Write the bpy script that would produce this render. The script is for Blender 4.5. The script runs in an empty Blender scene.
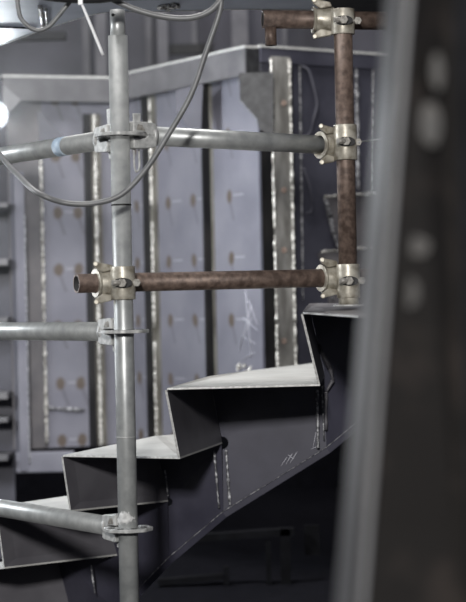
import bpy, bmesh, math, random
from mathutils import Vector, Matrix
random.seed(7)
S = bpy.context.scene
COL = S.collection
V = Vector
F = 2000.0                       # focal length in pixels of the 466x602 frame
EYE = V((0, 0, 2.2))
ROLL = math.radians(-1.2)
CR, SR = math.cos(ROLL), math.sin(ROLL)

def ray(x, y):
    a, b = (x - 233) / F, -(y - 301) / F
    return V((a * CR - b * SR, 1.0, a * SR + b * CR))
def P(x, y, D):
    return EYE + ray(x, y) * D
def on_line(A, B, x, y):
    """point seen at x, y on the vertical plane through plan points A, B"""
    d = ray(x, y); ex, ey = B[0] - A[0], B[1] - A[1]
    t = (A[0] * ey - A[1] * ex) / (d.x * ey - d.y * ex)
    return EYE + d * t

# ------------------------------------------------------------------ materials
def mat(name, col, col2=None, rough=.5, metal=0.0, scale=20, detail=4, bump=0.0, lo=.35, hi=.65, stretch=(1, 1, 1),
        spots=None, spec=.5):
    m = bpy.data.materials.new(name); m.use_nodes = True
    nt = m.node_tree; N = nt.nodes; L = nt.links
    b = N['Principled BSDF']
    b.inputs['Roughness'].default_value = rough
    b.inputs['Metallic'].default_value = metal
    b.inputs['Specular IOR Level'].default_value = spec
    tc = N.new('ShaderNodeTexCoord')
    mp = N.new('ShaderNodeMapping'); mp.inputs['Scale'].default_value = stretch
    L.new(tc.outputs['Object'], mp.inputs['Vector'])
    nz = N.new('ShaderNodeTexNoise'); nz.inputs['Scale'].default_value = scale; nz.inputs['Detail'].default_value = detail
    L.new(mp.outputs[0], nz.inputs['Vector'])
    rp = N.new('ShaderNodeValToRGB')
    rp.color_ramp.elements[0].position = lo; rp.color_ramp.elements[1].position = hi
    rp.color_ramp.elements[0].color = (*col, 1); rp.color_ramp.elements[1].color = (*(col2 or col), 1)
    L.new(nz.outputs[0], rp.inputs[0])
    out = rp.outputs[0]
    if spots:
        out = spots(nt, tc, out, nz)
    L.new(out, b.inputs['Base Color'])
    if bump:
        bp = N.new('ShaderNodeBump'); bp.inputs['Strength'].default_value = bump; bp.inputs['Distance'].default_value = .002
        L.new(nz.outputs[0], bp.inputs['Height']); L.new(bp.outputs[0], b.inputs['Normal'])
    return m

def spot_nodes(us, z0, dz):
    """plug-weld burn marks on a regular grid: columns us, rows z0 + k dz (uv in metres)"""
    def f(nt, tc, base, nz):
        N, L = nt.nodes, nt.links
        def M(op, a, b=None):
            n = N.new('ShaderNodeMath'); n.operation = op
            for i, v in enumerate((a, b)):
                if v is None: continue
                if isinstance(v, (int, float)): n.inputs[i].default_value = v
                else: L.new(v, n.inputs[i])
            return n.outputs[0]
        sp = N.new('ShaderNodeSeparateXYZ'); L.new(tc.outputs['UV'], sp.inputs[0])
        u, v = sp.outputs[0], sp.outputs[1]
        wob = M('MULTIPLY', M('SUBTRACT', nz.outputs[0], .5), .05)
        fr = M('SUBTRACT', M('MODULO', M('ADD', M('SUBTRACT', v, z0), 20 * dz + dz / 2), dz), dz / 2)   # -dz/2..dz/2
        spot, tick, smear = None, None, None
        for c in us:
            du = M('SUBTRACT', u, c)
            e = M('ADD', M('POWER', M('DIVIDE', M('ADD', du, wob), .026), 2), M('POWER', M('DIVIDE', fr, .034), 2))
            s = M('MAXIMUM', M('SUBTRACT', 1.0, e), 0.0)
            # slanting dark streak under the mark
            ln = M('ABSOLUTE', M('ADD', du, M('MULTIPLY', fr, -.35)))
            w = M('MULTIPLY', M('MAXIMUM', M('SUBTRACT', 1.0, M('DIVIDE', ln, .012)), 0.0),
                  M('MULTIPLY', M('LESS_THAN', fr, 0.0), M('GREATER_THAN', fr, -.10)))
            t = M('MULTIPLY', M('LESS_THAN', M('ABSOLUTE', M('SUBTRACT', du, -.075)), .040),
                  M('LESS_THAN', M('ABSOLUTE', M('SUBTRACT', fr, .004)), .0035))
            spot = s if spot is None else M('MAXIMUM', spot, s)
            smear = w if smear is None else M('MAXIMUM', smear, w)
            tick = t if tick is None else M('MAXIMUM', tick, t)
        def mix(fac, a, colr):
            mx = N.new('ShaderNodeMix'); mx.data_type = 'RGBA'
            L.new(fac, mx.inputs[0]); L.new(a, mx.inputs[6]); mx.inputs[7].default_value = (*colr, 1)
            return mx.outputs[2]
        o = mix(M('MULTIPLY', smear, .5), base, (.07, .065, .075))
        o = mix(M('MULTIPLY', tick, .22), o, (.75, .75, .8))
        o = mix(M('MINIMUM', M('MULTIPLY', spot, 1.4), .9), o, (.095, .07, .05))
        return o
    return f

M_ = {}
M_['galv'] = mat('galvanised_steel', (.30, .31, .31), (.41, .42, .415), rough=.40, metal=.42, scale=30, bump=.10)
M_['galvw'] = mat('worn_galvanised_steel', (.33, .335, .33), (.50, .50, .49), rough=.5, metal=.25, scale=90, bump=.3)
M_['rust'] = mat('rusted_steel', (.074, .050, .040), (.168, .120, .097), rough=.52, metal=.35, scale=60, bump=.5)
M_['zinc'] = mat('yellowed_zinc', (.24, .215, .17), (.52, .49, .42), rough=.4, metal=.35, scale=45, bump=.4)
M_['bolt'] = mat('grey_bolt_steel', (.13, .12, .105), (.30, .285, .26), rough=.55, metal=.2, scale=120, bump=.3)
M_['darkhole'] = mat('hole_and_joint_shade', (.012, .011, .011), rough=.7)  # near-black colour standing in for shade inside holes, tube bores and joints
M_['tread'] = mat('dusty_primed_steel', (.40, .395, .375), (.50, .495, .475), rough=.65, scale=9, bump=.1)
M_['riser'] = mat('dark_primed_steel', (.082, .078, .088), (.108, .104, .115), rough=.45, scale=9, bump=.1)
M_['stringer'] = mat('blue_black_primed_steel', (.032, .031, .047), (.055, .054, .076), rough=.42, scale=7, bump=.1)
M_['edge'] = mat('ground_bare_steel', (.42, .42, .41), (.66, .66, .64), rough=.45, metal=.15, scale=120)
M_['weld'] = mat('bright_weld', (.22, .21, .19), (.95, .93, .88), rough=.35, metal=.3, scale=70, bump=.8, lo=.42, hi=.6)
M_['greyweld'] = mat('dull_weld', (.10, .10, .11), (.62, .62, .64), rough=.45, metal=.2, scale=90, bump=.8, lo=.45, hi=.68)
M_['burnt'] = mat('heat_tinted_steel', (.075, .066, .052), (.20, .19, .165), rough=.5, metal=.15, scale=24, stretch=(1, 1, .25), lo=.38, hi=.62)
M_['greyplate'] = mat('grey_tinted_steel', (.14, .135, .125), (.34, .335, .32), rough=.5, scale=20, stretch=(1, 1, .3))
M_['bar'] = mat('dark_bare_bar_steel', (.008, .008, .010), (.020, .019, .019), rough=.6, spec=.2, scale=18, stretch=(1, 1, .3))
M_['bracket'] = mat('scaled_mill_steel', (.008, .008, .010), (.034, .034, .037), rough=.5, scale=26)
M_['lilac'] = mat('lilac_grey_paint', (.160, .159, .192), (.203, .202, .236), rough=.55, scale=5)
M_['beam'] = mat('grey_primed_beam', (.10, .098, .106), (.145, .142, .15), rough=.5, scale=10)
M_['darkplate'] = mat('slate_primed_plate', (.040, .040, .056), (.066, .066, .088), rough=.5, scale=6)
M_['patch'] = mat('brown_grey_plate', (.105, .10, .108), (.16, .15, .155), rough=.5, scale=8)
M_['deck'] = mat('blue_grey_deck_underside', (.36, .39, .46), (.44, .47, .54), rough=.5, scale=6)
M_['backwall'] = mat('far_purple_grey_paint', (.032, .031, .040), (.055, .053, .067), rough=.7, scale=3)
M_['pit'] = mat('pit_shade_black', (.006, .006, .008), (.009, .009, .012), rough=.9, spec=.05)  # near-black base colour stands in for the shadow below the stair
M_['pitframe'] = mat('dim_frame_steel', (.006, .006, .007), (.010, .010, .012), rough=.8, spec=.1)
M_['cable'] = mat('grey_rubber_cable', (.12, .122, .125), (.165, .167, .17), rough=.4)
M_['cableb'] = mat('black_rubber_cable', (.018, .018, .02), rough=.5)
M_['white'] = mat('white_nylon', (.80, .80, .82), rough=.4)
M_['tape'] = mat('pale_blue_tape', (.30, .38, .47), (.42, .50, .58), rough=.5, scale=60)
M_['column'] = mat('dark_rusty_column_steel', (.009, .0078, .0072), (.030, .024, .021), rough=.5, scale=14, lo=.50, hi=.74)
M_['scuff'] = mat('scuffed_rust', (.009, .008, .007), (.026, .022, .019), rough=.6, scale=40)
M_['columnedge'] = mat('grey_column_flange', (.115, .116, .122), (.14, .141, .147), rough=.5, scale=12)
M_['crust'] = mat('white_mortar_crust', (.40, .40, .40), (.62, .62, .61), rough=.9, scale=90, bump=.8)
M_['scratch'] = mat('white_chalk_scratch', (.62, .62, .68), rough=.8)
def emit(name, col, s):
    m = bpy.data.materials.new(name); m.use_nodes = True
    b = m.node_tree.nodes['Principled BSDF']
    b.inputs['Emission Color'].default_value = (*col, 1); b.inputs['Emission Strength'].default_value = s
    return m
M_['bulb'] = emit('glowing_lamp', (.86, .95, 1.0), 24)

# ------------------------------------------------------------------ mesh builder
class MB:
    def __init__(s): s.v = []; s.f = []; s.m = []; s.uv = {}; s.smooth = set()
    def add(s, vs, fs, m=0, smooth=False):
        o = len(s.v); s.v += [V(x) for x in vs]
        for f in fs:
            if smooth: s.smooth.add(len(s.f))
            s.f.append([i + o for i in f]); s.m.append(m)
        return s
    def box(s, c, ax, ay, az, m=0):
        """c centre; ax, ay, az half vectors"""
        c = V(c); q = []
        for k in (-1, 1):
            for j in (-1, 1):
                for i in (-1, 1): q.append(c + ax * i + ay * j + az * k)
        return s.add(q, [(0, 2, 3, 1), (4, 5, 7, 6), (0, 1, 5, 4), (2, 6, 7, 3), (0, 4, 6, 2), (1, 3, 7, 5)], m)
    def prism(s, poly, vec, m=0, mside=None, edge_m=None):
        """poly: list of points; vec: thickness vector. edge_m: {edge index: material slot}"""
        n = len(poly); vec = V(vec); a = [V(p) for p in poly]; b = [p + vec for p in a]
        s.add(a + b, [list(range(n))[::-1], list(range(n, 2 * n))], m)
        o = len(s.v) - 2 * n
        for i in range(n):
            j = (i + 1) % n
            s.f.append([o + i, o + j, o + n + j, o + n + i])
            s.m.append((edge_m or {}).get(i, m if mside is None else mside))
        return s
    def ring(s, A, B, ro, ri=0, seg=28, m=0, ro2=None, mi=None):
        """tube or rod from A to B"""
        A, B = V(A), V(B); d = (B - A).normalized()
        t = V((0, 0, 1)) if abs(d.z) < .9 else V((1, 0, 0))
        x = d.cross(t).normalized(); y = d.cross(x)
        ro2 = ro if ro2 is None else ro2
        def circ(c, r): return [c + (x * math.cos(2 * math.pi * k / seg) + y * math.sin(2 * math.pi * k / seg)) * r for k in range(seg)]
        o = len(s.v)
        s.v += circ(A, ro) + circ(B, ro2)
        def q(f, mm, sm):
            if sm: s.smooth.add(len(s.f))
            s.f.append(f); s.m.append(mm)
        for k in range(seg):
            j = (k + 1) % seg
            q([o + k, o + j, o + seg + j, o + seg + k], m, True)
        if ri:
            s.v += circ(A, ri) + circ(B, ri)
            for k in range(seg):
                j = (k + 1) % seg
                q([o + 2 * seg + j, o + 2 * seg + k, o + 3 * seg + k, o + 3 * seg + j], m if mi is None else mi, True)
                q([o + j, o + k, o + 2 * seg + k, o + 2 * seg + j], m, False)
                q([o + seg + k, o + seg + j, o + 3 * seg + j, o + 3 * seg + k], m, False)
        else:
            q([o + k for k in range(seg)][::-1], m, False); q([o + seg + k for k in range(seg)], m, False)
        return s
    def sweep(s, pts, r, seg=12, m=0, rf=None):
        """smooth rod along a polyline"""
        n = len(pts); pts = [V(p) for p in pts]; o = len(s.v); up = None
        for i, p in enumerate(pts):
            d = (pts[min(i + 1, n - 1)] - pts[max(i - 1, 0)]).normalized()
            if up is None:
                up = d.cross(V((.3, .9, .2))).normalized()
            x = (up - d * up.dot(d)).normalized(); up = x; y = d.cross(x)
            rr = r * (rf[i] if rf else 1)
            s.v += [p + (x * math.cos(2 * math.pi * k / seg) + y * math.sin(2 * math.pi * k / seg)) * rr for k in range(seg)]
        for i in range(n - 1):
            for k in range(seg):
                j = (k + 1) % seg
                s.smooth.add(len(s.f))
                s.f.append([o + i * seg + k, o + i * seg + j, o + (i + 1) * seg + j, o + (i + 1) * seg + k]); s.m.append(m)
        s.f.append([o + k for k in range(seg)][::-1]); s.m.append(m)
        s.f.append([o + (n - 1) * seg + k for k in range(seg)]); s.m.append(m)
        return s
    def bead(s, A, B, r, m=0, step=.02):
        A, B = V(A), V(B); n = max(3, int((B - A).length / step))
        pts = [A.lerp(B, i / n) for i in range(n + 1)]
        return s.sweep(pts, r, 7, m, [random.uniform(.55, 1.35) for _ in pts])
    def quad_uv(s, pts, uvs, m=0):
        i0 = len(s.f); s.add(pts, [list(range(len(pts)))], m); s.uv[i0] = uvs
        return s
    def build(s, name, mats, parent=None, bevel=0, base=None, seg=2):
        org = V(parent['_w']) if parent is not None else (V(base) if base is not None else V((0, 0, 0)))
        me = bpy.data.meshes.new(name)
        me.from_pydata([p - org for p in s.v], [], s.f)
        if not isinstance(mats, (list, tuple)): mats = [mats]
        for k in mats: me.materials.append(M_[k])
        for i, p in enumerate(me.polygons):
            p.material_index = s.m[i]; p.use_smooth = i in s.smooth
        if s.uv:
            ul = me.uv_layers.new(name='UVMap')
            for i, p in enumerate(me.polygons):
                if i in s.uv:
                    for li, uv in zip(p.loop_indices, s.uv[i]): ul.data[li].uv = uv
        bm = bmesh.new(); bm.from_mesh(me)
        if not s.uv: bmesh.ops.recalc_face_normals(bm, faces=bm.faces)
        bm.to_mesh(me); bm.free()
        o = bpy.data.objects.new(name, me); COL.objects.link(o)
        o['_w'] = org[:]
        if parent is not None: o.parent = parent
        if parent is None and base is not None: o.location = org
        # a child's own _w equals its parent's origin because children sit at local zero
        if bevel:
            b = o.modifiers.new('soft_edges', 'BEVEL'); b.width = bevel; b.segments = seg; b.limit_method = 'ANGLE'; b.angle_limit = .7
        return o

def thing(name, label, cat, loc, group=None):
    o = bpy.data.objects.new(name, None); COL.objects.link(o); o.location = loc
    o.empty_display_size = .05
    o['_w'] = V(loc)[:]; o['label'] = label; o['category'] = cat
    if group: o['group'] = group
    return o
def tag(o, label, cat, group=None):
    o['label'] = label; o['category'] = cat
    if group: o['group'] = group
    return o
def struct(o): o['kind'] = 'structure'; return o

def smooth_path(pts, n=10):
    """Catmull-Rom through points"""
    pts = [V(p) for p in pts]; q = [pts[0] * 2 - pts[1]] + pts + [pts[-1] * 2 - pts[-2]]; out = []
    for i in range(1, len(q) - 2):
        a, b, c, d = q[i - 1:i + 3]
        for k in range(n):
            t = k / n
            out.append(.5 * ((2 * b) + (c - a) * t + (2 * a - 5 * b + 4 * c - d) * t * t + (3 * b - a - 3 * c + d) * t ** 3))
    out.append(pts[-1]); return out

UP = V((0, 0, 1))
# ------------------------------------------------------------------ setting
EZ = EYE.z
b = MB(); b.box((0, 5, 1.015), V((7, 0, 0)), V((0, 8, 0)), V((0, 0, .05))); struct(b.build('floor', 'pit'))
b = MB(); b.box((0, 12.05, EZ + 1.0), V((7, 0, 0)), V((0, .05, 0)), V((0, 0, 1.55)))
wb = struct(b.build('wall_back', 'backwall'))
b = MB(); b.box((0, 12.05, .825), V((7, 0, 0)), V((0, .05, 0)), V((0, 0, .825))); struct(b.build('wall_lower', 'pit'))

M_['stud'] = mat('dull_upright_paint', (.06, .058, .066), (.095, .092, .10), rough=.7, scale=6)
# posts and girts standing against the far wall, seen over the top of the bulkhead
def far_post(x0, x1, D, y0=-30, y1=120, m='beam', name='wall_stud', depth=.08):
    A, B = P(x0, 40, D), P(x1, 40, D); w = (B.x - A.x) / 2
    zt, zb = P(x0, y0, D).z, P(x0, y1, D).z
    b = MB(); b.box(((A.x + B.x) / 2, D, (zt + zb) / 2), V((w, 0, 0)), V((0, depth / 2, 0)), V((0, 0, (zt - zb) / 2)))
    return b
GROUP_STUD = 'upright bars against the far wall'
studs = [(146, 152, 11.8, 'stud', 'slim grey upright on the far wall just right of the galvanised post top'),
         (158, 168, 11.2, 'stud', 'pale wide upright on the far wall above the long sloping beam'),
         (192, 197, 11.8, 'stud', 'thin brownish upright on the far wall behind the looping cable'),
         (232, 248, 11.0, 'stud', 'broad pale upright on the far wall left of the open rusty tube end'),
         (83, 90, 11.6, 'stud', 'grey upright on the far wall behind the white cable tie'),
         (96, 107, 11.3, 'stud', 'brownish upright on the far wall hidden partly by the galvanised post top'),
         (282, 287, 11.7, 'stud', 'thin upright on the far wall under the rusty short tube')]
for (x0, x1, D, m, lab) in studs:
    o = far_post(x0, x1, D).build('wall_upright', m); tag(o, lab, 'upright', GROUP_STUD)
    o['_w'] = (0, 0, 0)
b = MB()
A, B = P(160, 46, 11.6), P(214, 53, 11.6)
b.box((A + B) / 2, V(((B.x - A.x) / 2, 0, 0)), V((0, .04, 0)), V((0, 0, .028)))
tag(b.build('wall_rail', 'bar'), 'dark horizontal rail on the far wall above the sloping beam', 'rail')
b = MB()
A, B = P(5, 33, 10.4), P(66, 40, 10.4)
b.box((A + B) / 2, V(((B.x - A.x) / 2, 0, 0)), V((0, .04, 0)), V((0, 0, .022)))
tag(b.build('wall_rail', 'bar'), 'dark horizontal rail behind the hanging cable loop, upper left', 'rail')

# ------------------------------------------------------------------ bulkhead
C = P(262.3, 250, 8.05).xy; K = C + V((-.524, .86))
dc = (K - C).normalized()
K2 = C + dc * 1.19                                     # concave corner
Rr = C + V((.57, .40)); dr = (Rr - C).normalized(); R2 = C + dr * 1.25
Lx = P(10, 200, 8.95)                                   # left face runs to the frame's left edge
L2 = V((Lx.x, 8.90))
nc = V((dc.y, -dc.x)); nc = nc if nc.y < 0 else -nc     # faces the camera
nc3 = V((nc.x, nc.y, 0)); dc3 = V((dc.x, dc.y, 0))
nr = V((dr.y, -dr.x)); nr = nr if nr.y < 0 else -nr
nr3 = V((nr.x, nr.y, 0)); dr3 = V((dr.x, dr.y, 0))
dl = (L2 - K2).normalized(); nl = V((dl.y, -dl.x)); nl = nl if nl.y < 0 else -nl
nl3 = V((nl.x, nl.y, 0)); dl3 = V((dl.x, dl.y, 0))
ztop = P(250, 47, 8.0).z
zlow = EZ - .64; zmid = EZ - .43
bulk = thing('steel_bulkhead', 'lilac-grey steel plate bulkhead with dark vertical stiffeners behind the scaffold posts', 'bulkhead', (C.x, C.y, zlow))

def uc(p): return (p.xy - C).dot(dc)                    # u along centre face
def ul_(p): return (p.xy - K2).dot(dl)
cen_spots = [uc(on_line(C, K, x, 200)) for x in (168, 193, 229, 136, 121)]
lef_spots = [ul_(on_line(K2, L2, x, 215)) for x in (57, 77)]
M_['lilacc'] = mat('lilac_grey_paint_with_plug_welds', (.160, .159, .192), (.203, .202, .236), rough=.5, scale=5, spots=spot_nodes(cen_spots, EZ + .432, .2555))
M_['lilacl'] = mat('lilac_grey_paint_with_burn_marks', (.160, .159, .192), (.203, .202, .236), rough=.5, scale=5, spots=spot_nodes(lef_spots, EZ + .412, .2555))

def wall_plate(A, d, u0, u1, z0, z1, n3, mkey, name='face_plate', t=.012):
    p = lambda u, z: V((A.x + d.x * u, A.y + d.y * u, z))
    q = [p(u0, z0), p(u1, z0), p(u1, z1), p(u0, z1)]; uv = [(u0, z0), (u1, z0), (u1, z1), (u0, z1)]
    b = MB(); b.quad_uv(q, uv)
    qb = [x - n3 * t for x in q]; b.quad_uv(qb[::-1], uv[::-1])
    for i in range(4):
        j = (i + 1) % 4; b.quad_uv([q[j], q[i], qb[i], qb[j]], [(9, 9)] * 4)
    return b.build(name, mkey, bulk)
ucut = uc(on_line(C, K, 190, 390))
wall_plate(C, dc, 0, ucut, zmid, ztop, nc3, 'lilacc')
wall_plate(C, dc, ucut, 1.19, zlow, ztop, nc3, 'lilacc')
ulft = ul_(on_line(K2, L2, 43, 200))
wall_plate(K2, dl, 0, ulft, zlow, ztop - .03, nl3, 'lilacl')
wall_plate(K2, dl, ulft, (L2 - K2).length, zlow, ztop - .03, nl3, 'patch')
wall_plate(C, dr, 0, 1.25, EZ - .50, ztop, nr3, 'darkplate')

# top beams (channel face plus a thin top flange)
def beam(A3, d3, n3, length, z1, h, out, m='beam', name='top_beam', u0=0):
    a = A3 + d3 * u0; L = length - u0
    b = MB()
    c = a + d3 * (L / 2)
    b.box(V((c.x, c.y, z1 - h / 2)) + n3 * out, d3 * (L / 2), n3 * .006, UP * (h / 2))
    b.box(V((c.x, c.y, z1 + .004)) + n3 * (out / 2), d3 * (L / 2 + .002), n3 * (out / 2 + .010), UP * .005, 1)
    return b.build(name, [m, 'edge'], bulk)
C3, K3 = V((C.x, C.y, 0)), V((K2.x, K2.y, 0))
beam(C3, dc3, nc3, 1.13, ztop, .108, .058)
beam(K3, dl3, nl3, .55, ztop - .005, .105, .07, u0=.03)
beam(C3, dr3, nr3, 1.25, ztop + .004, .06, .012, m='darkplate')
# end cap of the centre beam at the convex corner
b = MB(); b.box(V((C.x, C.y, ztop - .055)) + nc3 * .030 - dc3 * .004, dc3 * .005, nc3 * .030, UP * .054); b.build('beam_end_plate', 'bracket', bulk)
# bottom beam on the left
b = MB(); pa, pb = P(21, 448, 8.85), P(70, 455, 8.85)
b.box((pa + pb) / 2 - UP * .045, V(((pb.x - pa.x) / 2 + .02, .0, 0)), V((0, .03, 0)), UP * .045); b.build('bottom_beam', 'lilac', bulk, .004)

# flat-bar stiffeners with heat-tinted weld zones
def stiff(face, xl, xr, xb, y=200, z0=None, z1=None, seam=True, bead_x=None):
    A, B, d3, n3 = face
    base = on_line(A, B, xr, y); D = base.y
    p = (xr - xl) * D / F / max(.25, abs(n3.x) - .0) if abs(n3.x) > .5 else .05
    z0 = zlow if z0 is None else z0; z1 = (ztop - .10) if z1 is None else z1
    b = MB(); c = V((base.x, base.y, (z0 + z1) / 2)) + n3 * (p / 2)
    s3 = d3
    b.box(c, n3 * (p / 2), s3 * .006, UP * ((z1 - z0) / 2)); o = b.build('stiffener', 'bar', bulk)
    if seam:
        r = on_line(A, B, xb, y)
        q0, q1 = base.xy, r.xy
        m_ = (q0 + q1) / 2; half = (q1 - q0) / 2
        b = MB(); b.box(V((m_.x, m_.y, (z0 + z1) / 2)) + n3 * .002, V((half.x, half.y, 0)), n3 * .002, UP * ((z1 - z0) / 2))
        b.build('heat_strip', 'burnt', o)
        b = MB()
        q = on_line(A, B, bead_x if bead_x else xr + (xb - xr) * .35, y)
        zz = z0
        while zz < z1 - .05:
            l = random.uniform(.12, .3)
            b.bead(V((q.x, q.y, zz)) + n3 * .006, V((q.x, q.y, min(z1, zz + l))) + n3 * .006, .0065)
            zz += l + random.choice((0, .02, .06))
        b.build('weld_bead', 'weld', o)
    return o
CF = (C, K, dc3, nc3); LF = (K2, L2, dl3, nl3)
stiff(CF, 143.5, 150, 158)
stiff(CF, 203, 211, 214, z0=zmid, bead_x=209)
stiff(CF, 118, 124, 128)
# left of the post: a bar seen almost square on
def left_bar(x0, x1, x2, y=230):
    a, m1, e = (on_line(K2, L2, x, y) for x in (x0, x1, x2))
    z0, z1 = zlow, ztop - .16
    b = MB(); c = (a + m1) / 2; b.box(V((c.x, c.y, (z0 + z1) / 2)) + nl3 * .02, dl3 * ((m1 - a).xy.length / 2), nl3 * .02, UP * ((z1 - z0) / 2))
    o = b.build('stiffener', 'bar', bulk)
    b = MB(); c = (m1 + e) / 2; b.box(V((c.x, c.y, (z0 + z1) / 2)) + nl3 * .012, dl3 * ((e - m1).xy.length / 2), nl3 * .012, UP * ((z1 - z0) / 2)); b.build('heat_strip', 'burnt', o)
    b = MB(); q = m1.lerp(e, .45)
    b.bead(V((q.x, q.y, z0)) + nl3 * .026, V((q.x, q.y, z1)) + nl3 * .026, .009); b.build('weld_bead', 'weld', o)
left_bar(85, 90.5, 101)
# the darker recessed strip and bright seam further left
q0 = on_line(K2, L2, 42.5, 250)
b = MB(); b.bead(V((q0.x, q0.y, zlow + .02)) + nl3 * .008, V((q0.x, q0.y, ztop - .18)) + nl3 * .008, .0075); b.build('weld_bead', 'weld', bulk)
a, e = on_line(K2, L2, 10.5, 230), on_line(K2, L2, 20, 230); c = (a + e) / 2
b = MB(); b.box(V((c.x, c.y, EZ - .07)) + nl3 * .05, dl3 * ((e - a).xy.length / 2), nl3 * .05, UP * .66); o = b.build('edge_flange', 'lilac', bulk, .003)
b = MB(); b.bead(V((e.x, e.y, EZ - .7)) + nl3 * .1, V((e.x, e.y, EZ + .4)) + nl3 * .1, .004); b.build('weld_bead', 'greyweld', o)
# horizontal joint low on the left panel
a, e = on_line(K2, L2, 48, 408), on_line(K2, L2, 84, 410)
b = MB(); b.bead(a + nl3 * .006, e + nl3 * .006, .008); b.build('weld_bead', 'greyweld', bulk)

# convex corner: dark bar, tinted corner plate, two bright seams
pA = on_line(C, K, 262, 200) if False else None
zb, zt = EZ - .46, ztop - .10
cx = lambda x, y, D: P(x, y, D)
b = MB()
b.prism([V((P(x, 250, D).x, D, zb)) for x, D in ((262.8, 7.98), (274, 8.02), (275, 8.16), (263.5, 8.10))], UP * (zt - zb)); co = b.build('corner_bar', 'bar', bulk)
b = MB()
b.prism([V((P(x, 250, D).x, D, zb)) for x, D in ((274.5, 7.98), (294, 8.03), (294, 8.27), (275, 8.20))], UP * (zt - zb + .06)); cp = b.build('corner_plate', 'greyplate', bulk)
for x, D, r in ((275.2, 7.975, .006), (293.5, 8.02, .0065)):
    q = P(x, 250, D); b = MB(); zz = zb
    while zz < zt:
        l = random.uniform(.15, .4); b.bead(V((q.x, D, zz)), V((q.x, D, min(zt + .05, zz + l))), r, step=.014); zz += l + random.choice((.0, .01, .03))
    b.build('weld_bead', 'weld', cp)
for y in (103, 190, 250, 341):
    p = P(284, y, 7.985); b = MB(); b.ring(p, p + V((.0, -.004, 0)), .012, seg=14); b.build('plug_weld', 'rust', cp)
# bracket plates below the beams
def gusset(pts, m='bracket', name='gusset', t=.012, lip=None):
    b = MB(); b.prism(pts, V((0, t, 0)), edge_m=lip, m=0); return b.build(name, [m, 'edge'], bulk)
G = 7.86
gusset([P(239, 73, G), P(273, 72, G), P(273, 140, G), P(259, 128, G), P(257, 119, G), P(240, 100, G)], lip={0: 1, 4: 1, 5: 1})
G = 8.22
gusset([P(176, 90, G), P(203, 84, G), P(201, 128, G), P(190, 128, G), P(176, 112, G)], 'darkplate')
G = 8.80
gusset([P(38, 110, G), P(63, 135, G), P(60, 150, G), P(39, 150, G)], 'darkplate', lip={0: 1})
gusset([P(3, 84, 8.7), P(21, 100, 8.7), P(9, 112, 8.7), P(3, 114, 8.7)], 'beam')
# right (dark) face: seam, bent rod, lower patch plate with bright edges
def rf(x, y): return on_line(C, R2, x, y)
def bead_on(pts, r, m='greyweld', parent=bulk, off=.008):
    b = MB()
    for p, q in zip(pts, pts[1:]): b.bead(rf(*p) + nr3 * off, rf(*q) + nr3 * off, r)
    return b.build('weld_bead', m, parent)
bead_on([(355, 62), (357, 190)], .009)
bead_on([(372, 56), (372, 300)], .005)
bead_on([(298.5, 60), (302, 300)], .004)
rod = smooth_path([rf(300, 66) + nr3 * .01, rf(304.5, 72) + nr3 * .03, rf(307.5, 90) + nr3 * .045, rf(309.5, 106) + nr3 * .05, rf(307, 120) + nr3 * .045, rf(306, 133) + nr3 * .03, rf(302, 138) + nr3 * .01], 8)
b = MB(); b.sweep(rod, .0075); b.build('bent_rod', 'darkplate', bulk)
rod = smooth_path([rf(301, 168) + nr3 * .02, rf(306, 190) + nr3 * .03, rf(309, 210) + nr3 * .02, rf(305, 214) + nr3 * .01], 8)
b = MB(); b.sweep(rod, .006); b.build('bent_rod', 'darkplate', bulk)
b = MB(); b.prism([rf(322, 197) + nr3 * .01, rf(392, 192) + nr3 * .01, rf(392, 246) + nr3 * .01, rf(336, 249) + nr3 * .01, rf(330, 232) + nr3 * .01], nr3 * .012, edge_m={0: 1, 4: 1}); pp = b.build('patch_plate', ['patch', 'edge'], bulk)
bead_on([(321, 197), (392, 192)], .007, 'weld', pp, .028)
bead_on([(322, 200), (327, 218), (330, 234), (336, 249)], .010, 'greyweld', pp, .026)
b = MB(); b.prism([rf(316, 253) + nr3 * .01, rf(392, 247) + nr3 * .01, rf(392, 312) + nr3 * .01, rf(328, 312) + nr3 * .01, rf(324, 280) + nr3 * .01], nr3 * .03, edge_m={0: 1}); p2 = b.build('patch_plate', ['patch', 'edge'], bulk)
bead_on([(315, 252), (392, 246)], .006, 'weld', p2, .045)
bead_on([(321, 262), (326, 300)], .010, 'greyweld', p2, .045)
# chalky scratches near the upper tread
b = MB()
for p, q in (((246, 290), (252, 358)), ((252, 305), (240, 352)), ((244, 318), (258, 330)), ((243, 336), (256, 344)), ((249, 300), (258, 325)), ((240, 345), (252, 318)), ((243, 360), (255, 352))):
    p, q = on_line(C, K, *p) + nc3 * .003, on_line(C, K, *q) + nc3 * .003
    b.sweep([p, p.lerp(q, .5), q], .0011, 5)
b.build('chalk_scratches', 'scratch', bulk)
b = MB()
p = on_line(C, K, 248, 370) + nc3 * .02
for k in range(9):
    d = V((random.uniform(-.03, .03), random.uniform(-.01, .01), random.uniform(-.02, .02)))
    b.bead(p + d, p + d + V((random.uniform(-.02, .02), 0, random.uniform(0, .02))), .006)
b.build('weld_splatter', 'weld', bulk)

# ------------------------------------------------------------------ slatted frame at far left
rk = thing('slatted_steel_frame', 'dark steel frame with horizontal pale slats at the far left', 'frame', P(5, 480, 8.7))
b = MB(); pa, pb = P(-30, 480, 9.0), P(10, 200, 9.0)
b.box(V(((pa.x + pb.x) / 2 - .02, 9.0, EZ - .35)), V((.12, 0, 0)), V((0, .01, 0)), V((0, 0, .8))); b.build('back_panel', 'darkplate', rk)
for y, h in ((205, .02), (262, .03), (320, .025), (396, .03), (420, .022), (458, .025)):
    p = P(2, y, 8.75); b = MB(); b.box(V((p.x - .10, 8.86, p.z)), V((.125, 0, 0)), V((0, .11, 0)), V((0, 0, h / 2))); b.build('slat', 'beam', rk, .002)

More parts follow.
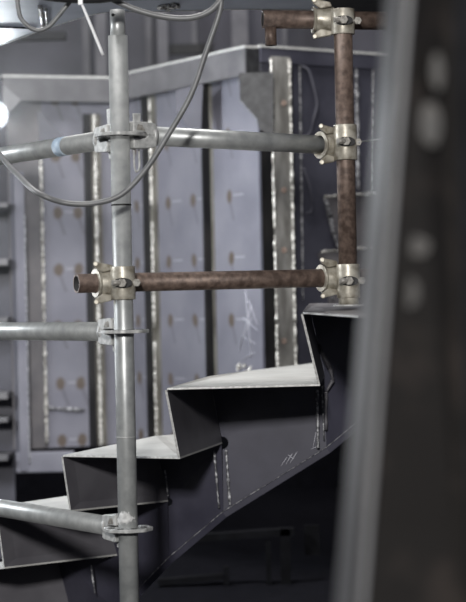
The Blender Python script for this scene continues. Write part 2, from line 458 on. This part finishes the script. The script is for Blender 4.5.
# ------------------------------------------------------------------ steel stair
T = {}
def st(k, x, y, D): T[k] = P(x, y, D)
N = [(303, 312, 5.18), (167, 388, 5.20), (63, 455, 5.44), (-3, 506, 5.70), (-62, 573, 5.98)]
Bn = [(320, 384, 5.24), (180, 457, 5.25), (71, 510, 5.50), (4.5, 567, 5.74), (-52, 640, 6.0)]
Bf = [(325, 377, 5.70), (222, 442, 5.76), (168, 500, 5.85), (117, 554, 6.00), (72, 612, 6.2)]
Nf = [(309, 303.5, 5.70), (210, 376, 5.76), (155, 436, 5.85), (100, 491, 6.0), (56, 552, 6.2)]
Nn = [P(*p) for p in N]; Bnp = [P(*p) for p in Bn]; Bfp = [P(*p) for p in Bf]; Nfp = [P(*p) for p in Nf]
stair = thing('steel_stair', 'curved steel plate stair with pale tread tops and dark undersides', 'stair', P(200, 590, 5.8))
TH = .005
# treads: near edge is slot 1 (ground bright)
ext = {1: [P(318.5, 362.5, 6.9), P(250, 370.5, 6.3)], 2: [P(200, 432, 6.5)], 3: [P(120, 487, 6.4)], 4: [P(72, 548, 6.5)]}
for i in range(1, 5):
    poly = [Nn[i], Bnp[i - 1]] + ([P(321, 372, 6.0)] if i == 1 else [Bfp[i - 1]]) + ext[i] + [Nfp[i]]
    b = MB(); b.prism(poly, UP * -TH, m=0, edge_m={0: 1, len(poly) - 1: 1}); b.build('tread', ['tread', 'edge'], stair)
# top landing tread
poly = [Nn[0], P(358, 315.5, 4.45), P(450, 315, 4.45), P(430, 304.5, 5.9), P(318, 303.0, 5.9), Nfp[0]]
b = MB(); b.prism(poly, UP * -TH, edge_m={0: 1, 5: 1}); b.build('tread', ['patch', 'edge'], stair)
# risers
for i in range(5):
    poly = [Nn[i] - UP * TH, Bnp[i], Bfp[i], Nfp[i] - UP * TH]
    nrm = (poly[1] - poly[0]).cross(poly[3] - poly[0]).normalized()
    if nrm.x > 0: nrm = -nrm
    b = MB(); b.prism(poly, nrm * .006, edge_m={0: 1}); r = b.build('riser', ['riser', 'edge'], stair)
# stringer, built panel by panel between the weld seams, with rat-holes at the step corners
bot = [(366, 417), (326.5, 449), (223.5, 513), (169, 559), (118, 612), (73, 664)]
plan = [P(400, 385, 5.80), P(325, 377, 5.70), P(222, 442, 5.76), P(168, 500, 5.85), P(117, 554, 6.0), P(72, 612, 6.2)]
def pl(k, x, y): return on_line(plan[k].xy, plan[k + 1].xy, x, y)
bt = [pl(min(k, 4), *p) for k, p in enumerate(bot)]
bt[0] = pl(0, *bot[0])
def hole(k, c, px, a0, a1, n=8):
    return [pl(k, c[0] + px * math.cos(math.radians(a0 + (a1 - a0) * q / n)), c[1] + px * math.sin(math.radians(a0 + (a1 - a0) * q / n))) for q in range(n + 1)]
back = V((0, .010, 0)); lowz = UP * -.007
panels = [
    [Nfp[0] + lowz, pl(0, 400, 306), pl(0, 400, 392), bt[0], bt[1], pl(0, 325.5, 390)] + hole(0, (326, 378), 7, 80, -100),
    [Nfp[1] + lowz, pl(1, 324.5, 378), bt[1], bt[2]] + hole(1, (222, 443), 6.5, 85, -95),
    [Nfp[2] + lowz, pl(2, 221.5, 443), bt[2], bt[3]] + hole(2, (168, 502), 4.5, 85, -95),
    [Nfp[3] + lowz, pl(3, 167.5, 501), bt[3], bt[4], pl(3, 117.5, 560), pl(3, 116.5, 553)],
    [Nfp[4] + lowz, pl(4, 117, 555), bt[4], bt[5], pl(4, 72, 618)]]
for poly in panels:
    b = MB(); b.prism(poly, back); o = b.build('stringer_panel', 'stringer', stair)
    bm = bmesh.new(); bm.from_mesh(o.data); bmesh.ops.triangulate(bm, faces=[f for f in bm.faces if len(f.verts) > 4]); bm.to_mesh(o.data); bm.free()
# bottom flange following the stringer
for p, q in zip(bt, bt[1:]):
    d = (q - p).normalized(); up = d.cross(V((0, 1, 0))).normalized()
    if up.z < 0: up = -up
    c = (p + q) / 2 + V((0, .006, 0)) - up * .005
    b = MB(); b.box(c, (q - p) / 2 + d * .001, V((0, .022, 0)), up * .009); o = b.build('bottom_flange', 'stringer', stair, .0015)
    b = MB(); b.sweep([p.lerp(q, k / 12) + V((0, -.004, 0)) + up * (.003 + random.uniform(-.001, .001)) for k in range(13)], .003, 6); b.build('weld_bead', 'greyweld', o)
def seam(pts, r, m='greyweld'):
    b = MB(); w = [P(*p) for p in pts]
    for p, q in zip(w, w[1:]): b.bead(p, q, r * .7, step=.02)
    return b.build('weld_seam', m, stair)
seam([(214, 450, 5.75), (219, 508, 5.75)], .005); seam([(226, 450, 5.75), (230, 505, 5.75)], .006)
seam([(317, 390, 5.68), (318, 448, 5.68)], .0055); seam([(322, 386, 5.68), (324, 440, 5.68)], .004)
seam([(307, 316, 5.68), (318, 345, 5.68), (330, 368, 5.68), (333, 380, 5.68), (326, 392, 5.68), (326, 430, 5.68)], .008, 'riser')
seam([(165, 470, 5.8), (168, 496, 5.8)], .004); seam([(91, 565, 6.0), (95, 594, 6.0)], .0045)
b = MB()
for (x0, y0, x1, y1) in ((281, 466, 287, 457), (286, 464, 292, 454), (290, 463, 297, 452), (294, 459, 288, 455), (313, 447, 316, 432), (311, 449, 318, 446)):
    p, q = pl(1, x0, y0) + V((0, -.0005, 0)), pl(1, x1, y1) + V((0, -.0005, 0))
    b = MB(); b.sweep([p, p.lerp(q, .5), q], .0008, 4); b.build('grinder_scratch', 'scratch', stair)

# dim framing under the stair
fr = thing('pit_frame', 'dim dark steel framing in the shadow below the stair', 'frame', P(250, 600, 8.0))
for (x0, y0, x1, y1, w) in ((285, 528, 286, 584, .02), (192, 538, 294, 531, .014), (226, 566, 226.5, 584, .012), (158, 582, 224, 576, .012), (268, 540, 269, 584, .010)):
    p, q = P(x0, y0, 8.0), P(x1, y1, 8.0); d = (q - p).normalized(); s = d.cross(V((0, 1, 0))).normalized()
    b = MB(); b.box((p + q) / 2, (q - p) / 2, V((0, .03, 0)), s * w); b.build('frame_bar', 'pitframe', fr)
b = MB(); p = P(312, 540, 8.05); b.box(p, V((.03, 0, 0)), V((0, .01, 0)), V((0, 0, .06))); b.build('frame_tab', 'pitframe', fr)

# ------------------------------------------------------------------ scaffold
RT = .02415
PD = 4.93
postx = P(123.3, 300, PD).x
pbase = V((postx, PD, 1.065))
RZ = [P(121, 135, PD).z, P(125, 331.5, PD).z, P(128, 529, PD).z]
post = thing('scaffold_post', 'tall galvanised scaffold post with disc rosettes, left of the stair', 'scaffold post', pbase)
ztp = P(116, 36, PD).z
b = MB(); b.ring(pbase, V((postx, PD, ztp)), RT, .0205, 40); tube = b.build('tube', 'galv', post)
b = MB(); b.ring(V((postx, PD, ztp - .02)), V((postx, PD, P(115, 10, PD).z)), .0185, .0155, 32); sp = b.build('spigot', 'galv', post)
p = V((postx - .009, PD - .0175, P(112, 16, PD).z)); b = MB(); b.ring(p, p + V((-.001, -.0025, 0)), .004, seg=14); b.build('pin_hole', 'darkhole', sp)
b = MB(); zc = P(121, 205, PD).z; b.ring(V((postx, PD, zc - .002)), V((postx, PD, zc + .002)), RT + .0006, seg=40); b.build('joint_line', 'darkhole', post)
zc = P(124, 437, PD).z
b = MB(); b.ring(V((postx, PD, zc - .0012)), V((postx, PD, zc + .0012)), RT + .0008, seg=40); b.build('weld_ring', 'galvw', post)
def rosette(z, holes=8):
    b = MB(); ro, ri, t, seg = .062, RT, .0042, 48
    # lobed disc: the rim dips between the eight openings
    rim = []
    for k in range(96):
        a = 2 * math.pi * k / 96
        rim.append((a, ro - .004 * (0.5 - .5 * math.cos(8 * a))))
    n = len(rim); o = len(b.v)
    for zz in (-t, t):
        for a, r in rim: b.v.append(V((postx + r * math.cos(a), PD + r * math.sin(a), z + zz)))
        for a, r in rim: b.v.append(V((postx + ri * .96 * math.cos(a), PD + ri * .96 * math.sin(a), z + zz)))
    def q(f): b.f.append(f); b.m.append(0)
    for k in range(n):
        j = (k + 1) % n
        q([o + k, o + j, o + n + j, o + n + k]); q([o + 2 * n + j, o + 2 * n + k, o + 3 * n + k, o + 3 * n + j])
        q([o + j, o + k, o + 2 * n + k, o + 2 * n + j]); q([o + n + k, o + n + j, o + 3 * n + j, o + 3 * n + k])
    r = b.build('rosette', 'galvw', post, .0012)
    for k in range(8):
        a = 2 * math.pi * (k + .5) / 8
        c = V((postx + .043 * math.cos(a), PD + .043 * math.sin(a), z))
        h = MB(); h.ring(c - UP * (t + .0006), c + UP * (t + .0006), .0085, seg=16); h.build('wedge_slot', 'darkhole', r)
for z in RZ: rosette(z)
# mortar lumps on the lowest rosette
b = MB(); rows = 7; n = 18; zm = RZ[2]
vs = []
for k in range(n + 1):
    a = math.radians(-165 + 125 * k / n)
    t = math.sin(math.pi * k / n) ** .5 if 0 < k < n else .1
    hi = zm + .018 + .026 * t + random.uniform(-.005, .005); lo_ = zm + .006 + .012 * (1 - t) + random.uniform(0, .006) + .012 * k / n
    for q in range(rows):
        e = q in (0, rows - 1) or k in (0, n)
        rr = RT + (.0002 if e else random.uniform(.0018, .0042))
        vs.append(V((postx + rr * math.cos(a), PD + rr * math.sin(a), lo_ + (hi - lo_) * q / (rows - 1))))
b.add(vs, [[k * rows + q, (k + 1) * rows + q, (k + 1) * rows + q + 1, k * rows + q + 1] for k in range(n) for q in range(rows - 1)], 0, True)
b.build('mortar_crust', 'crust', post)

def wedge_head(parent, z, d3, wedge_up=.055, wedge_dn=.06):
    """cast head that bites over the rosette, pointing away from the post along d3"""
    s = UP.cross(d3).normalized(); o3 = V((postx, PD, z))
    prof_up = [(.0265, .007), (.060, .007), (.066, .004), (.066, 0), (.092, 0), (.092, .027), (.082, .031), (.030, .034), (.0265, .032)]
    b = MB()
    for sg in (1, -1):
        poly = [o3 + d3 * r + UP * (h * sg) - s * .022 for r, h in prof_up]
        b.prism(poly, s * .044)
    h = b.build('wedge_head', 'galvw', parent, .003)
    b = MB()
    c = o3 + d3 * .047
    b.prism([c + d3 * -.010 + UP * wedge_up - s * .003, c + d3 * .012 + UP * wedge_up - s * .003, c + d3 * .006 - UP * wedge_dn - s * .003, c + d3 * -.006 - UP * wedge_dn - s * .003], s * .006)
    b.build('wedge', 'galvw', h, .0015)
    # flanks of the wedge's slot
    for sg in (-1, 1):
        b = MB(); cc = o3 + d3 * .047 + s * (.0222 * sg)
        b.prism([cc + d3 * -.012 + UP * .012, cc + d3 * .012 + UP * .010, cc + d3 * .004 + UP * .024, cc + d3 * -.008 + UP * .026], s * (.0015 * sg)); b.build('cast_recess', 'bolt', h)
    return h
dL = V((-.66, 1.0, 0)).normalized()
dR = V((.62, .34, 0)).normalized()
labels = ['upper galvanised ledger with blue tape running left from the post', 'middle galvanised ledger running left from the post, level in view', 'lowest galvanised ledger running left from the post across the bottom treads']
tape_o = None
for i, z in enumerate(RZ):
    zz = z - (.006 if i == 0 else 0)
    led = thing('scaffold_ledger', labels[i], 'scaffold ledger', V((postx, PD, zz)) + dL * .09, 'galvanised ledgers')
    A = V((postx, PD, zz)) + dL * .085; B = V((postx, PD, zz)) + dL * 1.6
    b = MB(); b.ring(A, B, RT, .0205, 36); b.build('tube', 'galv', led)
    b = MB(); b.ring(A - dL * .004, A + dL * .006, RT + .002, seg=36); b.build('weld_collar', 'galvw', led)
    wedge_head(led, zz, dL, .075 if i == 0 else .03, .05)
    if i == 0:
        ta = on_line((A.x, A.y), (B.x, B.y), 62, 145)
        t = (V((ta.x, ta.y, zz)) - A).dot(dL)
        b = MB(); b.ring(A + dL * (t - .03), A + dL * (t + .012), RT + .0007, RT, 36); b.build('tape_band', 'tape', led)
# galvanised ledger to the right
QD = 5.20
qx = P(347.6, 250, QD).x
RP = V((qx, QD, 0))
zr = RZ[0]
e0 = V((postx, PD, zr)); tgt = P(326, 144, QD + .05)
dR = V((tgt.x - postx, tgt.y - PD, 0)).normalized(); lenR = (V((tgt.x - postx, tgt.y - PD, 0))).length
led = thing('scaffold_ledger', 'galvanised ledger running right from the post to the upper rusty-post coupler', 'scaffold ledger', e0 + dR * .09, 'galvanised ledgers')
b = MB(); b.ring(e0 + dR * .085, V((tgt.x, tgt.y, P(326, 144, QD).z)) + dR * .06, RT, .0205, 36); b.build('tube', 'galv', led)
b = MB(); b.ring(e0 + dR * .084, e0 + dR * .096, RT + .002, seg=36); b.build('weld_collar', 'galvw', led)
h = wedge_head(led, zr, dR, .055, .03)
lp = e0 + dR * .045
pts = smooth_path([lp + UP * -.03 + dR * -.006, lp + UP * -.075 + dR * -.006, lp + UP * -.09, lp + UP * -.078 + dR * .008, lp + UP * -.035 + dR * .008], 6)
b = MB(); b.sweep(pts, .0028, 8); b.build('safety_loop', 'galvw', h)

# rusty post
ftz = P(348, 306, QD).z
rpost = thing('rusty_scaffold_post', 'rusty brown scaffold post standing on the top stair tread', 'scaffold post', V((qx, QD, ftz)))
b = MB(); b.ring(V((qx, QD, ftz + .02)), V((qx, QD, P(342, 12, QD).z)), RT, .0205, 40); b.build('tube', 'rust', rpost)
b = MB(); b.ring(V((qx, QD, ftz + .004)), V((qx, QD, ftz + .042)), .0262, .0235, 40); ft = b.build('foot_sleeve', 'zinc', rpost)
b = MB(); b.ring(V((qx, QD, ftz - .001)), V((qx, QD, ftz + .004)), .040, seg=40); b.build('foot_plate', 'galvw', ft)

# rusty ledger passing behind both posts
zl0 = P(100, 283, PD + .06).z; zl1 = P(325, 278, QD + .06).z
pL = P(77, 283, PD + .03); pM = V((postx, PD + .062, zl0)); pE = V((qx, QD + .058, zl1))
dH = (pE - pM).normalized()
t0 = (pL.x - pM.x) / dH.x
A = pM + dH * t0; B = pE + dH * .45
b = MB(); b.ring(A, B, .0236, .0195, 40, mi=1)
o = b.build('rusty_scaffold_tube', ['rust', 'darkhole'], None, base=A); tag(o, 'long rusty brown tube clamped level behind both scaffold posts', 'scaffold tube')

# couplers
def coupler(axp, z, tube_pt, tdir, lab, h=.092, flip=1, mat_='zinc', name='scaffold_coupler'):
    """axp: plan point of the post; tube_pt: point on the tube next to it; tdir: tube direction"""
    c = V((axp[0], axp[1], z))
    k = thing(name, lab, 'scaffold coupler', c, 'couplers on the rusty tubes')
    # saddle round the post
    b = MB(); b.ring(c - UP * h / 2, c + UP * h / 2, .0305, .0243, 40); s1 = b.build('post_clamp', mat_, k, .0015)
    # half shells round the tube, on the left of the post, flared at the mouth
    td = tdir.normalized(); s = td if td.x < 0 else -td
    tp = tube_pt
    m0 = tp + s * .022; m1 = tp + s * .070
    b = MB(); b.ring(m0, m1, .0345, .0242, 40, ro2=.0295); b.ring(m1, m1 + s * .008, .033, .0242, 40, ro2=.036); b.build('tube_clamp', mat_, k, .001)
    # hinge lugs above and below, bright at the tips
    f = V((0, -1, 0))
    for sg in (1, -1):
        q = tp + s * .052 + UP * (sg * .036) + f * .012
        b = MB()
        b.prism([q + s * .020 + UP * (.016 * sg), q + s * .026 + UP * (.004 * sg), q + s * .004 - UP * (.010 * sg), q - s * .026 - UP * (.004 * sg), q - s * .022 + UP * (.008 * sg)], f * .016)
        lug = b.build('lug', mat_, k, .003)
        g = q + s * .021 + UP * (.011 * sg) + f * .006
        b = MB(); b.ring(g, g + f * .014, .0065, seg=18); b.build('lug_pin', 'zinc', lug, .002)
    # swing bolt lying across the front of the saddle
    w0 = c + f * .036 + s * .020; w1 = c + f * .036 - s * .020
    b = MB()
    n = 20; pts = [c + f * .0300 + V((math.cos(2 * math.pi * i / n) * .0245 * (1 if math.cos(2 * math.pi * i / n) > 0 else .9), 0, math.sin(2 * math.pi * i / n) * .0125)) for i in range(n)]
    b.prism(pts, f * .0035); b.build('bolt_slot', 'darkhole', s1)
    b = MB(); b.ring(c + f * .037 + s * .026, c + f * .037 - s * .004, .0075, seg=16); sw = b.build('swing_bolt', 'bolt', k)
    b = MB(); b.ring(c + f * .030, c + f * .046, .0118, seg=6); b.build('nut', 'bolt', sw, .0012)
    e = c - s * .038 + f * .014
    b = MB(); b.ring(e + f * .004, e + f * .018, .0105, seg=6); b.ring(e + s * .02, e, .007, seg=12); b.build('end_nut', 'bolt', k, .001)
    return k
dHn = dH
coupler((postx, PD), P(124, 283, PD).z, pM, dH, 'pale coupler clamping the long rusty tube to the galvanised post', h=.082)
coupler((qx, QD), P(347, 281, QD).z, pE, dH, 'pale coupler low on the rusty post just above its foot', h=.088)
upE = V((tgt.x, tgt.y, P(326, 144, QD).z)) + dR * .05
coupler((qx, QD), P(345, 142.5, QD).z, V((qx, QD + .058, P(340, 144, QD).z)), dR, 'pale coupler joining the upper galvanised ledger to the rusty post', h=.092)

# short rusty tube at the top with its open end towards the left
zt_ = P(300, 18, QD).z
tA, tB = V((P(263, 17.5, QD - .02).x, QD - .0, P(263, 17.5, QD).z)), V((P(420, 16, QD + .4).x, QD + .12, P(300, 18, QD).z))
tA = V((tA.x, QD + .03, tA.z)); tB = V((qx, QD + .058, zt_ + .0))
dd = (tB - tA).normalized(); dd = V((dd.x, dd.y + .0, dd.z))
b = MB(); b.ring(tA, tB + dd * .12, .0240, .0185, 40, mi=1)
o = b.build('rusty_scaffold_tube', ['rust', 'darkhole'], None, base=tA); tag(o, 'short rusty tube with an open end across the rusty post top', 'scaffold tube')
p0 = P(270, 26, QD + .10); p1 = P(271, 46, QD + .10)
b = MB(); p1z = ztop - .0
b.ring(V((p0.x, QD + .032, P(270, 44, QD).z)), V((p0.x, QD + .032, tA.z - .022)), .015, .011, 24)
o = b.build('rusty_stub', 'rust', None, base=V((p0.x, QD + .032, P(270, 44, QD).z))); tag(o, 'rusty stub of pipe hanging below the open tube end', 'pipe')
coupler((qx, QD), P(341, 22, QD).z, tB, dd, 'pale coupler under the overhead plate at the rusty post top', h=.066)
# thin wire to the right of the upper coupler
b = MB(); pts = smooth_path([P(359, 142, QD - .02), P(385, 139, 5.5), P(420, 141, 5.8)], 8); b.sweep(pts, .0022, 8)
tag(b.build('tie_wire', 'galvw'), 'thin wire running right from the upper coupler on the rusty post', 'wire')

# ------------------------------------------------------------------ overhead deck plate
DZ = EZ + .815
def dk(x, y):
    d = ray(x, y); t = (DZ - EZ) / d.z; return EYE + d * t
edge = smooth_path([dk(-40, 59), dk(0, 45), (dk(32, 33.5)), dk(60, 24), dk(85, 16.5), dk(108, 12), dk(150, 11.5), dk(230, 9), dk(300, 9.5), dk(330, 10.5), dk(352, 16), dk(372, 18), dk(392, 14), dk(430, 8)], 5)
poly = edge + [V((.75, 5.22, DZ)), V((-.95, 5.22, DZ))]
deck = thing('overhead_plate', 'blue-grey steel plate overhead with a bright curved edge', 'plate', V((0, 5.4, DZ)))
b = MB(); ne = len(edge); b.prism(poly, UP * .010, m=0, edge_m={i: 1 for i in range(ne - 1)})
o = b.build('plate', ['deck', 'edge'], deck)
bm = bmesh.new(); bm.from_mesh(o.data); bmesh.ops.triangulate(bm, faces=[f for f in bm.faces if len(f.verts) > 4]); bm.to_mesh(o.data); bm.free()
b = MB(); b.sweep([p - UP * .0 for p in edge], .0022, 6); b.build('edge_bead', 'edge', deck)
b = MB(); p = dk(170, 3); 
for k in range(7):
    q = p + V((random.uniform(-.02, .03), random.uniform(-.02, .06), -.006)); b.bead(q, q + V((random.uniform(-.02, .02), .03, 0)), .006)
b.build('weld_splatter', 'weld', deck)
b = MB(); b.bead(dk(40, 5) - UP * .004, dk(43, 26) - UP * .004, .006); b.bead(dk(46, 8) - UP * .004, dk(47, 24) - UP * .004, .004); b.build('weld_bead', 'weld', deck)
b = MB(); b.sweep([dk(-10, 26) - UP * .002, dk(36, 27.5) - UP * .002], .003, 6); b.build('weld_line', 'greyweld', deck)
b = MB()
for k in range(40):
    q = dk(random.uniform(335, 385), random.uniform(0, 14)) - UP * .002
    b.ring(q, q + UP * .0015, random.uniform(.0012, .003), seg=8)
b.build('spatter_marks', 'edge', deck)['kind'] = 'stuff'
b = MB(); b.prism([dk(322, 9.5) - UP * .003, dk(352, 15.5) - UP * .003, dk(372, 17.5) - UP * .003, dk(400, 12) - UP * .003, V((.6, 5.24, DZ - .003)), V((.22, 5.24, DZ - .003))], UP * .002); b.build('dark_sheet', 'bar', deck)

# ------------------------------------------------------------------ cables
cd = 4.78
path = smooth_path([P(222, -6, cd), P(219, 14, cd), P(205, 55, cd), P(190, 97, cd), P(165, 140, cd), P(146, 169, cd), P(122, 194, cd), P(96, 203, cd), P(66, 203, cd), P(38, 193, cd), P(20, 177, cd + .1), P(4, 160, cd + .25), P(-20, 128, cd + .5)], 10)
b = MB(); b.sweep(path, .0068, 12); tag(b.build('cable', 'cable'), 'long grey cable hanging in a deep loop across the galvanised post', 'cable')
path = smooth_path([P(95, -10, cd), P(118, 2, cd), P(140, 11, cd), P(165, 17, cd), P(190, 18, cd), P(210, 11, cd), P(226, -6, cd)], 10)
b = MB(); b.sweep(path, .0075, 12); tag(b.build('cable', 'cable'), 'short grey cable sagging along the overhead plate above the post top', 'cable')
path = smooth_path([P(17, -10, cd), P(18, 6, cd), P(22, 20, cd), P(35, 30, cd), P(48, 27, cd), P(60, 14, cd), P(76, -6, cd)], 10)
b = MB(); b.sweep(path, .0055, 12); tag(b.build('cable', 'cable'), 'small grey cable loop drooping at the upper left corner', 'cable')
path = smooth_path([P(20, -9, cd - .03), P(50, -4, cd - .03), P(75, -2, cd - .03), P(100, -2, cd - .03), P(130, -5, cd - .03), P(215, -6, cd - .03)], 8)
b = MB(); b.sweep(path, .0125, 14); tag(b.build('cable', 'cableb'), 'thick black cable bundle running along the top edge of the view', 'cable')
b = MB(); b.sweep(smooth_path([P(80.5, 1, cd - .045), P(89, 21, cd - .045), P(103, 55, cd - .045)], 6), .0038, 8)
ti = thing('cable_tie', 'white cable tie tail slanting down from the black cable bundle', 'cable tie', P(80.5, 1, cd - .045))
b.build('tail', 'white', ti)
b = MB(); p = P(80.5, 2, cd - .045); b.box(p, V((.006, 0, 0)), V((0, .006, 0)), V((0, 0, .008))); b.build('tie_head', 'white', ti, .002)

# ------------------------------------------------------------------ work lamp at the left
lc = P(-6, 115, 7.6)
lamp = thing('work_lamp', 'glaring white work lamp at the left behind the upper ledger', 'lamp', lc)
f = V((.25, -.96, -.1)).normalized(); sx = f.cross(UP).normalized(); sy = sx.cross(f)
b = MB(); b.ring(lc + f * .0, lc + f * .035, .034, seg=28, ro2=.038); b.build('bulb', 'bulb', lamp, .012)
b = MB(); b.ring(lc - f * .12, lc + f * .0, .03, seg=28, ro2=.056); b.build('lamp_housing', 'bar', lamp)
b = MB(); b.sweep(smooth_path([lc - f * .1, lc - f * .14 + UP * .03, lc - f * .12 + UP * .2 - V((.1, 0, 0)), lc + UP * .3 - V((.3, 0, 0))], 6), .012, 10); b.build('lamp_arm', 'bar', lamp)

hz = bpy.data.materials.new('lamp_bloom_volume'); hz.use_nodes = True; nt = hz.node_tree
nt.nodes.remove(nt.nodes['Principled BSDF']); vs = nt.nodes.new('ShaderNodeVolumeScatter'); vs.inputs['Density'].default_value = .022; vs.inputs['Anisotropy'].default_value = .3
nt.links.new(vs.outputs[0], nt.nodes['Material Output'].inputs['Volume']); M_['haze'] = hz
b = MB(); b.box((-1.0, 7.3, EZ + .4), V((.9, 0, 0)), V((0, .62, 0)), V((0, 0, .7))); o = b.build('haze', 'haze')  # scatter volume added to imitate the lamp's bloom
o['kind'] = 'stuff'; tag(o, 'faint haze added for the glow around the work lamp at left', 'haze')

# ------------------------------------------------------------------ out-of-focus column at the right
cD = 1.8
col = thing('steel_column', 'blurred dark rusty steel column close at the right edge', 'column', P(420, 640, cD))
def strip(tl, tr, br, bl, D0, D1, m, name, t=.006):
    """face between a left depth D0 and a right depth D1"""
    q = [P(tl, -60, D0), P(tr, -60, D1), P(br, 662, D1), P(bl, 662, D0)]
    n = (q[1] - q[0]).cross(q[3] - q[0]).normalized()
    if n.y < 0: n = -n
    b = MB(); b.prism(q, n * t); return b.build(name, m, col, .0015)
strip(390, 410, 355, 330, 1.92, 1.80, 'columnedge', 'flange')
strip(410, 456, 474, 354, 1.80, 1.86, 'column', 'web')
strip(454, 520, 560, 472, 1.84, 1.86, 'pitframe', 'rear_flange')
def pale_patch(x, y, rx, ry):
    c0 = P(x, y, 1.82); b = MB(); n = 18; k = 1.82 / F
    b.prism([c0 + V((math.cos(2 * math.pi * i / n) * rx * k, -.001, math.sin(2 * math.pi * i / n) * ry * k * random.uniform(.8, 1.2))) for i in range(n)], V((0, .03, 0)))
    b.build('scuffed_patch', 'scuff', col)
for q in ((437, 72, 6, 17), (430, 124, 11, 22), (418, 246, 12, 10), (410, 292, 9, 15)): pale_patch(*q)

# ------------------------------------------------------------------ light
def area(name, loc, target, size, power, colr=(1, 1, 1), size_y=None):
    l = bpy.data.lights.new(name, 'AREA'); l.energy = power; l.color = colr; l.size = size
    if size_y: l.shape = 'RECTANGLE'; l.size_y = size_y
    o = bpy.data.objects.new(name, l); COL.objects.link(o); o.location = loc
    o.rotation_euler = (V(target) - V(loc)).to_track_quat('-Z', 'Y').to_euler()
    return o
area('key_work_light', (-.7, -5, 4.5), (-.1, 6.0, 2.1), .6, 900, (1.0, .985, .96))
area('hall_light', (-.6, 6.3, 6.2), (-.1, 6.4, 2.0), 1.6, 170, (1.0, .98, .96))
area('left_work_light', (-3.2, 5.4, 3.4), (-.2, 8.2, 2.3), 00.6, 95, (.93, .97, 1.0))
area('deck_up_fill', (-1.7, 6.3, 2.25), (-.1, 5.5, 3.0), .4, 8, (.93, .96, 1.0))  # added unseen fill that brightens the deck underside
area('far_light', (-.5, 9.6, 5.2), (-.2, 12, 3.2), 1.2, 35, (.92, .93, 1.0))
pl = bpy.data.lights.new('lamp_glow', 'POINT'); pl.energy = 42; pl.color = (.88, .95, 1.0); pl.shadow_soft_size = .05
o = bpy.data.objects.new('lamp_glow', pl); COL.objects.link(o); o.location = lc + f * .08
w = bpy.data.worlds.new('World'); S.world = w; w.use_nodes = True
bg = w.node_tree.nodes['Background']; bg.inputs[0].default_value = (.62, .64, .74, 1); bg.inputs[1].default_value = .14

# ------------------------------------------------------------------ camera
cam = bpy.data.cameras.new('camera'); co_ = bpy.data.objects.new('camera', cam); COL.objects.link(co_)
co_.location = EYE
co_.matrix_world = Matrix.Translation(EYE) @ Matrix.Rotation(math.pi / 2, 4, 'X') @ Matrix.Rotation(ROLL, 4, 'Z')
cam.sensor_fit = 'VERTICAL'; cam.sensor_height = 36; cam.sensor_width = 36; cam.lens = F / 602 * 36
cam.clip_start = .05
cam.dof.use_dof = True; cam.dof.focus_distance = 5.25
cam.dof.aperture_fstop = (cam.lens / 1000) / .028
S.camera = co_
for o in bpy.data.objects:
    if '_w' in o: del o['_w']
S.view_settings.view_transform = 'Standard'; S.view_settings.look = 'None'
S.view_settings.exposure = 0; S.view_settings.gamma = 1; S.view_settings.use_curve_mapping = False
